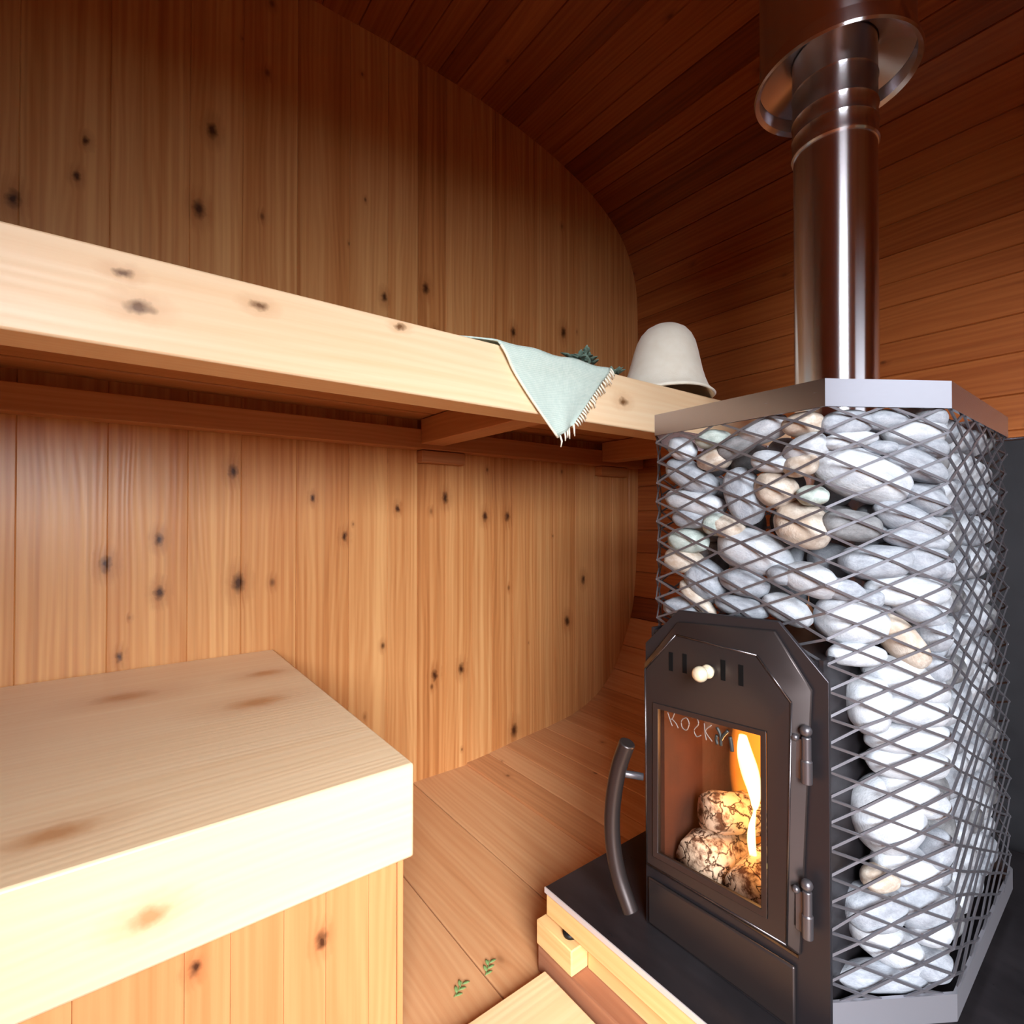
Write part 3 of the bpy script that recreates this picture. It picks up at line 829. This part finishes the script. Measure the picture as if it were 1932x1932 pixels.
# ------------------------------------------------------------------ fire: logs and flame
def log_mat():
    k = NT('ashy_birch_log'); tc = k.n('ShaderNodeTexCoord')
    vo = k.n('ShaderNodeTexVoronoi', feature='DISTANCE_TO_EDGE'); vo.inputs['Scale'].default_value = 34
    mp = k.n('ShaderNodeMapping'); mp.inputs['Scale'].default_value = (0.45, 1, 1)
    nd_ = k.n('ShaderNodeTexNoise'); nd_.inputs['Scale'].default_value = 40; nd_.inputs['Detail'].default_value = 5; k.l(tc.outputs['Object'], nd_.inputs['Vector'])
    sv = k.n('ShaderNodeVectorMath', operation='SCALE'); k.l(nd_.outputs['Color'], sv.inputs[0]); sv.inputs['Scale'].default_value = 0.055
    av = k.n('ShaderNodeVectorMath', operation='ADD'); k.l(tc.outputs['Object'], av.inputs[0]); k.l(sv.outputs[0], av.inputs[1])
    k.l(av.outputs[0], mp.inputs[0]); k.l(mp.outputs[0], vo.inputs['Vector'])
    n1 = k.noise(tc.outputs['Object'], 35, 5, 0.65)
    cr = k.ramp(vo.outputs['Distance'], [(0.01, 0.0), (0.06, 1.0)])
    base = k.mix(k.ramp(n1, [(0.48, 0.0), (0.60, 1.0)]), srgb(226, 204, 190), srgb(84, 54, 42))
    k.l(k.mix(cr, srgb(48, 26, 18), base), k.b.inputs['Base Color'])
    k.b.inputs['Roughness'].default_value = 0.9
    k.bump(cr, 0.6, 0.003)
    return k.m
M['log'] = log_mat()
def make_log(a, b, r, label):
    bm = bmesh.new()
    a, b = Vector(a), Vector(b)
    pts = [a.lerp(b, i / 10) for i in range(11)]
    rr_ = [r * 0.86] + [r * random.uniform(0.93, 1.05) for _ in range(9)] + [r * 0.86]
    c0 = (a + b) / 2
    tube(bm, [p - c0 for p in pts], rr_, 16)
    for v in bm.verts: v.co += v.co.normalized() * noise.noise(v.co * 55 + Vector((r * 100, 0, 0))) * 0.006
    o = obj('firewood_log', bm, M['log'], smooth=True)
    o.location = c0
    tag(o, label, 'log', 'logs burning inside the stove')
make_log((.692, .460, .254), (.862, .452, .254), .039, 'ash-white burning log lying at the left behind the glass')
make_log((.694, .385, .250), (.862, .385, .252), .034, 'ash-white burning log lying in the middle of the fire')
make_log((.700, .323, .244), (.862, .325, .246), .028, 'glowing log lying at the right under the flame')
make_log((.722, .462, .322), (.850, .392, .305), .029, 'charred log lying across the top of the others')
def flame_mat(name, c1, c2, s, edge):
    k = NT(name)
    em = k.n('ShaderNodeEmission'); tr = k.n('ShaderNodeBsdfTransparent'); mx = k.n('ShaderNodeMixShader')
    lw = k.n('ShaderNodeLayerWeight'); lw.inputs[0].default_value = 0.5
    tc = k.n('ShaderNodeTexCoord')
    nz = k.noise(tc.outputs['Object'], 14, 3)
    k.l(k.mix(nz, c1, c2), em.inputs[0]); em.inputs[1].default_value = s
    f = k.math('MULTIPLY', k.math('POWER', k.math('SUBTRACT', 1.0, lw.outputs['Facing'], clamp=True), edge), 0.9 if edge > 1 else 1.0, clamp=True)
    k.l(f, mx.inputs[0]); k.l(tr.outputs[0], mx.inputs[1]); k.l(em.outputs[0], mx.inputs[2]); k.l(mx.outputs[0], k.out.inputs[0])
    return k.m
M['flame_in'] = flame_mat('flame_core', (1.0, 0.60, 0.14, 1), (1.0, 0.80, 0.35, 1), 5.0, 1.0)
M['flame_out'] = flame_mat('flame_body', (1.0, 0.16, 0.01, 1), (1.0, 0.34, 0.03, 1), 2.0, 2.4)
fl = thing('flame', 'tall wavy yellow flame at the right behind the stove glass', 'flame', (.80, .36, .275))
bm = bmesh.new()
fp = smooth_pts([(.74, .392, .262), (.742, .3995, .292), (.744, .4005, .318), (.745, .3965, .345), (.745, .397, .372), (.744, .4030, .398), (.742, .4095, .425), (.741, .4120, .450)], 6)
nn = len(fp)
rads = [(.0035 + .0030 * sin(i / nn * 9)) if i < nn * .42 else .0035 + .0105 * sin(pi * (i / nn - .42) / .60) for i in range(nn)]
tube(bm, fp, rads, 14, squash=0.6)
part('flame_core', bm, M['flame_in'], fl, smooth=True)
bm = bmesh.new()
fp = smooth_pts([(.82, .408, .235), (.822, .412, .29), (.823, .418, .34), (.822, .424, .39), (.820, .430, .44), (.816, .434, .50)], 5)
rads = [.016 + .042 * sin(pi * (0.12 + 0.86 * i / (len(fp) - 1))) for i in range(len(fp))]
tube(bm, fp, rads, 18, squash=0.7)
part('flame_body', bm, M['flame_out'], fl, smooth=True)
bm = bmesh.new()
fp = smooth_pts([(.735, .378, .264), (.738, .368, .276), (.742, .358, .290)], 5)
tube(bm, fp, [.009, .011, .012, .012, .011, .010, .009, .007, .005, .003, .002][:len(fp)], 12)
part('flame_tongue', bm, M['flame_in'], fl, smooth=True)
fire_l = bpy.data.lights.new('fire_glow', 'POINT'); fire_l.energy = 1.35; fire_l.color = (1.0, 0.48, 0.16); fire_l.shadow_soft_size = 0.03
fo = bpy.data.objects.new('fire_glow', fire_l); COL.objects.link(fo); fo.location = (.735, .372, .40)

# ------------------------------------------------------------------ chimney pipe
M['pipe'] = metal('stainless_pipe', srgb(205, 200, 205), 0.24, 1.0, 0.06, 10, stretch=(1, 1, 0.25), aniso=0.95)
ch = thing('chimney_pipe', 'shiny stainless steel flue pipe rising from the stove into a wider collar', 'flue pipe', (0.999, 0.383, 0.64))
c = (0.999, 0.383, 0.0)
bm = bmesh.new(); R = .0632
lathe(bm, [(R, .605), (R, 1.430), (R - .003, 1.432), (R - .003, .605)], c, 64, close=True)
part('lower_pipe', bm, M['pipe'], ch, smooth=False, bevel=0.0)
bm = bmesh.new()
lathe(bm, [(R + .0015, 1.405), (R + .0035, 1.408), (R + .0035, 1.413), (R + .0018, 1.417), (R + .0018, 1.436), (R + .0032, 1.440), (R + .0018, 1.444), (R + .001, 1.466), (R + .0028, 1.470), (R + .001, 1.475),
           (R + .001, 1.515), (R + .0026, 1.519), (R + .001, 1.523), (R + .001, 1.60), (R - .002, 1.60), (R - .002, 1.405)], c, 64, close=True)
part('upper_sleeve', bm, M['pipe'], ch)
bm = bmesh.new()
lathe(bm, [(.117, 1.556), (.117, 2.12), (.113, 2.12), (.113, 1.585), (.066, 1.585), (.066, 1.580), (.117, 1.556)], c, 72)
part('insulated_pipe', bm, M['pipe'], ch)
bm = bmesh.new()
lathe(bm, [(.1175, 1.532), (.1245, 1.527), (.1265, 1.531), (.1255, 1.538), (.1185, 1.560), (.1176, 1.560), (.1176, 1.540)], c, 72, close=True)
part('collar_ring', bm, M['pipe'], ch)
for o in list(ch.children):
    for p in o.data.polygons: p.use_smooth = True
    if hasattr(o.data, 'set_sharp_from_angle'): o.data.set_sharp_from_angle(angle=radians(30))

# ------------------------------------------------------------------ heat shield at the right
M['shield'] = metal('shield_dark_metal', srgb(36, 36, 40), 0.6, 0.5, 0.2, 20, cvar=0.4, bump=0.2)
hs = thing('heat_shield', 'dark grey metal heat shield standing against the curved wall right of the stove', 'heat shield', (1.42, 0.25, 0.075))
bm = bmesh.new(); box(bm, 1.415, 1.420, -0.30, 0.56, 0.115, 0.925); part('shield_panel', bm, M['shield'], hs, bevel=0.0015)
bm = bmesh.new(); box(bm, 1.415, 1.45, -0.30, 0.56, 0.9255, 0.9305); part('top_flange', bm, M['trim_steel'], hs, bevel=0.0015)
for yy in (-0.27, 0.50):
    bm = bmesh.new(); box(bm, 1.4205, 1.445, yy, yy + .03, 0.085, 0.925); part('support_post', bm, M['shield'], hs, bevel=0.001)

# ------------------------------------------------------------------ felt hat
k = NT('cream_felt'); tc = k.n('ShaderNodeTexCoord')
k.l(k.mix(k.noise(tc.outputs['Object'], 40, 5), srgb(255, 250, 236), srgb(242, 232, 212)), k.b.inputs['Base Color']); k.b.inputs['Roughness'].default_value = 0.95
k.b.inputs['Sheen Weight'].default_value = 0.3
k.bump(k.noise(tc.outputs['Object'], 260, 4), 0.35); M['felt'] = k.m
bm = bmesh.new()
pr = [(0.0, .190), (.018, .1895), (.036, .185), (.053, .175), (.067, .159), (.077, .139), (.084, .115), (.090, .090), (.097, .062), (.105, .037), (.114, .016), (.124, .003), (.132, -.003)]
pr2 = [(r - .0045 if r > .01 else 0.0, z - .0045) for r, z in pr]
seg = 56
def hatpt(r, z, i):
    a = 2 * pi * i / seg
    lean = z * 0.06
    wob = 1 + 0.02 * sin(2 * a + .6)
    dz = 0.0
    if z < 0.06:
        q = (0.06 - z) / 0.06
        dz = q * 0.005 * (1 + sin(3 * a + 1.0)) * 0.5
    return (r * wob * cos(a) + lean, r * wob * sin(a), z + dz + 0.0045)
for prr in (pr, pr2):
    rows = []
    for (r, z) in prr[1:]:
        rows.append([bm.verts.new(hatpt(r, z, i)) for i in range(seg)])
    top = bm.verts.new(hatpt(0, prr[0][1], 0))
    for i in range(seg): bm.faces.new((top, rows[0][i], rows[0][(i + 1) % seg]))
    for a, b in zip(rows, rows[1:]):
        for i in range(seg): bm.faces.new((a[i], a[(i + 1) % seg], b[(i + 1) % seg], b[i]))
    if prr is pr: outer = rows[-1]
    else:
        for i in range(seg): bm.faces.new((outer[i], outer[(i + 1) % seg], rows[-1][(i + 1) % seg], rows[-1][i]))
hat = obj('felt_hat', bm, M['felt'], smooth=True)
hat.location = (1.158, 0.858, 1.091)
tag(hat, 'cream bell-shaped felt sauna hat standing on the upper bench', 'hat')

# ------------------------------------------------------------------ towel
def towel_mat():
    k = NT('pale_green_waffle_cloth'); uv = k.n('ShaderNodeUVMap'); uv.uv_map = 'UVMap'
    sp = k.n('ShaderNodeSeparateXYZ'); k.l(uv.outputs[0], sp.inputs[0])
    a = k.math('SINE', k.math('MULTIPLY', sp.outputs[0], 1500)); b = k.math('SINE', k.math('MULTIPLY', sp.outputs[1], 1500))
    w = k.math('MULTIPLY_ADD', k.math('ADD', a, b), 0.25, 0.5)
    nz = k.noise(uv.outputs[0], 60, 4)
    k.l(k.mix(k.math('MULTIPLY', k.math('ADD', w, nz), 0.5), srgb(226, 236, 226), srgb(164, 190, 182)), k.b.inputs['Base Color'])
    k.b.inputs['Roughness'].default_value = 0.95
    k.bump(w, 0.5, 0.001)
    return k.m
M['towel'] = towel_mat()
k = NT('cream_towel_edge'); k.b.inputs['Base Color'].default_value = srgb(240, 234, 216); k.b.inputs['Roughness'].default_value = 0.95; M['towel_edge'] = k.m
tw = thing('hand_towel', 'pale green towel with a fringed corner hanging over the upper bench front', 'towel', (0.70, 0.80, 1.088))
bm = bmesh.new(); uvl = bm.loops.layers.uv.new('UVMap')
nu, nv = 30, 40
grid = []
for i in range(nu + 1):
    a = i / nu
    col_ = []
    for j in range(nv + 1):
        b = j / nv            # 0 back of bench .. 1 tip
        if b < 0.45:
            q = b / 0.45
            x = 0.405 + (0.872 - 0.405) * a + (1 - q) * (0.02 * (a - .5)); yv = 0.945 - 0.170 * q + (-.03 * (1 - q) * a)
            x = x + (0.552 - 0.405) * (q ** 3) * (1 - a) - 0.018 * a * q ** 3
            hump = 0.014 * math.exp(-((a - .10) / .09) ** 2) * (1 - q * .4) + 0.005 * math.exp(-((a - .33) / .06) ** 2)
            z = 1.0905 + hump + 0.002 * (1 + sin(a * 17 + q * 3))
            if q > .93: z -= 0.0 * (q - .93)
        else:
            q = (b - 0.45) / 0.55
            tx = 0.552 + (0.852 - 0.552) * a
            bx = 0.700 + (0.742 - 0.700) * a
            bow = sin(pi * q) * 0.010
            x = tx + (bx - tx) * q - bow * (1 - a)
            z = 1.0905 - (0.160 - 0.030 * a) * q - 0.0 + 0.002 * (1 + sin(a * 17 + 3)) * (1 - min(1, q * 3))
            yv = 0.7695 - 0.004 * sin(pi * min(1, q * 4)) - 0.003 * sin(a * 9 + q * 4) * q
        col_.append(bm.verts.new((x, yv, z)))
    grid.append(col_)
for i in range(nu):
    for j in range(nv):
        f = bm.faces.new((grid[i][j], grid[i + 1][j], grid[i + 1][j + 1], grid[i][j + 1]))
        for lp, (aa, bb) in zip(f.loops, ((i, j), (i + 1, j), (i + 1, j + 1), (i, j + 1))):
            lp[uvl].uv = (aa / nu * 0.3, bb / nv * 0.35)
hem = [grid[0][j].co.copy() for j in range(int(nv * .45) + 1, nv + 1)]
topfold = [grid[i][int(nv * .45)].co.copy() for i in range(nu + 1)]
fr = [grid[nu][j].co.copy() for j in range(int(nv * .45), nv + 1)] + [grid[i][nv].co.copy() for i in range(nu - 1, -1, -6)]
cloth = part('cloth', bm, M['towel'], tw, smooth=True, normals=False)
sd = cloth.modifiers.new('thickness', 'SOLIDIFY'); sd.thickness = 0.003; sd.offset = 0
bm = bmesh.new(); tube(bm, [h + Vector((0, -.002, 0)) for h in hem], 0.0026, 8); part('hem', bm, M['towel_edge'], tw, smooth=True)
bm = bmesh.new()
for q, p in enumerate(fr):
    if q % 1 == 0:
        d = Vector((0.012, -0.001, -0.014)) if q < len(fr) - 6 else Vector((0.002, 0, -0.02))
        d = d * random.uniform(.6, 1.2)
        mid = p + d * .5 + Vector((random.uniform(-.003, .003), -.002, 0))
        tube(bm, [p, mid, p + d], [.0022, .0020, .0012], 6)
part('fringe', bm, M['towel_edge'], tw, smooth=True)

# ------------------------------------------------------------------ leafy whisk behind the towel, sprigs on the floor
k = NT('dull_green_leaf'); tc = k.n('ShaderNodeTexCoord')
k.l(k.mix(k.noise(tc.outputs['Object'], 30, 3), srgb(126, 148, 132), srgb(80, 100, 90)), k.b.inputs['Base Color']); k.b.inputs['Roughness'].default_value = 0.6; M['leaf'] = k.m
k = NT('fresh_green_leaf'); k.b.inputs['Base Color'].default_value = srgb(128, 158, 96); k.b.inputs['Roughness'].default_value = 0.55; M['leaf2'] = k.m
M['twig'] = plain('birch_twig', srgb(112, 78, 52), 0.7)
def leaf(bm, p, d, up, L, W):
    d = d.normalized(); s = d.cross(up)
    if s.length < 1e-3: s = Vector((1, 0, 0))
    s.normalize(); n = s.cross(d).normalized()
    rows = []
    for t, w, h in ((0, .05, 0), (.25, .75, .06), (.5, 1, .09), (.75, .7, .07), (1, .03, 0)):
        c = p + d * L * t + n * L * h
        rows.append([bm.verts.new(c - s * W * w), bm.verts.new(c - n * W * .18 * w), bm.verts.new(c + s * W * w)])
    for a, b in zip(rows, rows[1:]):
        for i in (0, 1): bm.faces.new((a[i], a[i + 1], b[i + 1], b[i]))
wh = thing('leafy_whisk', 'bundle of dull green leafy twigs lying behind the towel on the upper bench', 'sauna whisk', (0.92, 0.90, 1.09))
bm = bmesh.new(); bl = bmesh.new()
rg = random.Random(5)
for q in range(16):
    a0 = Vector((1.005 + rg.uniform(-.008, .008), 0.955 + rg.uniform(-.012, .012), 1.103 + rg.uniform(0, .010)))
    e = Vector((0.85 + rg.uniform(-.035, .03), 0.875 + rg.uniform(-.045, .03), 1.118 + abs(rg.gauss(0, .014))))
    if q % 4 == 0: e = Vector((0.95 + rg.uniform(-.02, .02), 0.86 + rg.uniform(-.03, .03), 1.108 + rg.uniform(0, .010)))
    m = a0.lerp(e, .5) + Vector((0, 0, rg.uniform(0, .012)))
    pts = smooth_pts([a0, m, e], 4)
    tube(bm, pts, [.0020] * len(pts), 6)
    for t in range(2, len(pts)):
        for s_ in range(4):
            d = (pts[t] - pts[t - 1]).normalized() + Vector((rg.uniform(-1, 1), rg.uniform(-1, 1), rg.uniform(.0, .9))) * .9
            leaf(bl, pts[t], d, Vector((0, 0, 1)), rg.uniform(.018, .028), rg.uniform(.005, .009))
part('twigs', bm, M['twig'], wh, smooth=True)
lv = part('leaves', bl, M['leaf'], wh, smooth=True, normals=False)
sd = lv.modifiers.new('thickness', 'SOLIDIFY'); sd.thickness = 0.0006
for (cx_, cy_, lab) in ((.513, .743, 'small green leaf sprig on the floor seam near the stove plinth'), (.452, .738, 'small green leaf sprig on the floor nearer the lower bench')):
    o = thing('leaf_sprig', lab, 'leaf', (cx_, cy_, 0.0), 'leaf sprigs on the floor')
    bm = bmesh.new(); bl = bmesh.new()
    dd = Vector((rg.uniform(.5, 1), rg.uniform(.3, .9), 0)).normalized()
    b0 = Vector((cx_, cy_, .0022))
    tube(bm, [b0 - dd * .014, b0, b0 + dd * .014 + Vector((0, .002, .001))], .0007, 6)
    for q in range(5):
        sgn = 1 if q % 2 else -1
        pz = b0 + dd * (-.012 + q * .006)
        leaf(bl, pz, dd + Vector((-dd.y, dd.x, .08)) * sgn * .8, Vector((0, 0, 1)), .014, .0028)
    part('stem', bm, M['leaf2'], o); lf = part('leaves', bl, M['leaf2'], o, smooth=True, normals=False)
    sd = lf.modifiers.new('thickness', 'SOLIDIFY'); sd.thickness = 0.0005

# ------------------------------------------------------------------ stones in the cage
def stone_mat(name, c1, c2, c3, patch=None):
    k = NT(name); tc = k.n('ShaderNodeTexCoord'); oi = k.n('ShaderNodeObjectInfo')
    vec = k.n('ShaderNodeVectorMath', operation='ADD'); k.l(tc.outputs['Object'], vec.inputs[0])
    sc_ = k.n('ShaderNodeVectorMath', operation='SCALE'); k.l(oi.outputs['Location'], sc_.inputs[0]); sc_.inputs['Scale'].default_value = 9.0
    k.l(sc_.outputs[0], vec.inputs[1])
    n1 = k.noise(vec.outputs[0], 2.2, 4, 0.55); n2 = k.noise(vec.outputs[0], 14, 6, 0.65)
    base = k.mix(k.ramp(n1, [(0.35, 0.0), (0.68, 1.0)]), c1, c2)
    base = k.mix(k.math('MULTIPLY', k.ramp(n2, [(0.45, 0.0), (0.75, 1.0)]), 0.35), base, c3)
    if patch:
        n3 = k.noise(vec.outputs[0], 1.3, 2)
        base = k.mix(k.ramp(n3, [(0.46, 0.0), (0.66, 1.0)]), base, patch)
    k.l(base, k.b.inputs['Base Color']); k.b.inputs['Roughness'].default_value = 0.75; k.b.inputs['Specular IOR Level'].default_value = 0.3
    k.bump(n2, 0.3, 0.05)
    return k.m
SM = {
    'white': stone_mat('white_stone', srgb(200, 203, 208), srgb(174, 178, 186), srgb(132, 136, 144)),
    'grey': stone_mat('pale_grey_stone', srgb(172, 176, 184), srgb(140, 144, 152), srgb(100, 104, 112)),
    'dark': stone_mat('mid_grey_stone', srgb(140, 140, 142), srgb(112, 112, 114), srgb(84, 84, 86)),
    'beige': stone_mat('beige_stone', srgb(214, 204, 192), srgb(180, 164, 150), srgb(130, 110, 94), srgb(176, 156, 138)),
    'green': stone_mat('greenish_stone', srgb(196, 206, 200), srgb(166, 178, 172), srgb(124, 132, 126)),
}
shapes = []
for q in range(9):
    bm = bmesh.new(); bmesh.ops.create_icosphere(bm, subdivisions=4, radius=1.0)
    off = Vector((q * 7.3, q * 3.1, q * 1.7)); pw = random.uniform(0.86, 0.96)
    for v in bm.verts:
        c_ = v.co
        c_ = Vector([math.copysign(abs(t) ** pw, t) for t in c_])
        c_ *= 1 + 0.14 * noise.noise(v.co * 0.9 + off) + 0.035 * noise.noise(v.co * 2.6 + off)
        v.co = c_
    me = bpy.data.meshes.new('stone'); bm.to_mesh(me); bm.free()
    for p in me.polygons: p.use_smooth = True
    shapes.append(me)
by_mat = {}
def stone(loc, hw, hh, dp, heading, tilt, key, label, group):
    q = random.randrange(len(shapes))
    if (q, key) not in by_mat:
        me = shapes[q].copy(); me.materials.append(SM[key]); by_mat[(q, key)] = me
    o = bpy.data.objects.new('sauna_stone', by_mat[(q, key)])
    COL.objects.link(o)
    o.location = loc; o.scale = (hw, dp, hh)
    o.rotation_euler = (Matrix.Rotation(radians(heading), 4, 'Z') @ Matrix.Rotation(radians(-tilt), 4, 'Y')).to_euler()
    tag(o, label, 'stone', group)
GRP = 'sauna stones piled in the mesh cage'
for (x, y, z, hw, hh, dp, hd, tilt, tone, hue, lab) in STONES:
    key = 'beige' if hue == 1 else 'green' if hue == 2 else ('white' if tone < .13 else 'grey' if tone < .38 else 'dark')
    stone((x, y, z), hw * 0.94, hh * 0.93, dp * 1.05, hd, tilt, key, lab, GRP)
rs = random.Random(11)
# right-hand side of the cage, seen at a grazing angle through the mesh
a, b = Vector(CP[2]), Vector(CP[3]); t = (b - a).normalized()
row = 0; z = .222
while z < .895:
    s = .030 + (.03 if row % 2 else 0)
    while s < .36:
        p = a + t * s
        stone((p.x, p.y + .037, z + rs.uniform(-.006, .006)), rs.uniform(.028, .036), rs.uniform(.020, .026), .028, math.degrees(atan2(t.y, t.x)), rs.uniform(-25, 25),
              rs.choice(['white', 'grey', 'grey', 'white', 'dark']), 'pale stone in the rows behind the right side of the mesh cage', 'stones at the right side of the cage')
        s += .062
    z += .048; row += 1
# second layer above the firebox, glimpsed through the gaps
for yy in (.31, .37, .43, .49):
    for zz in (.655, .708, .761, .814, .867):
        stone((.795 + rs.uniform(-.01, .01), yy, zz + rs.uniform(-.006, .006)), .030, .025, .026, rs.uniform(0, 90), rs.uniform(-20, 20), rs.choice(['dark', 'grey']),
              'shaded grey stone behind the outer layer, half hidden above the firebox', 'stones behind the outer layer')
for xx in (.80, .86):
    for zz in (.655, .708, .761, .814, .867):
        stone((xx, .262, zz), .028, .025, .024, rs.uniform(0, 90), rs.uniform(-20, 20), rs.choice(['dark', 'grey']),
              'shaded grey stone behind the outer layer, half hidden above the firebox', 'stones behind the outer layer')
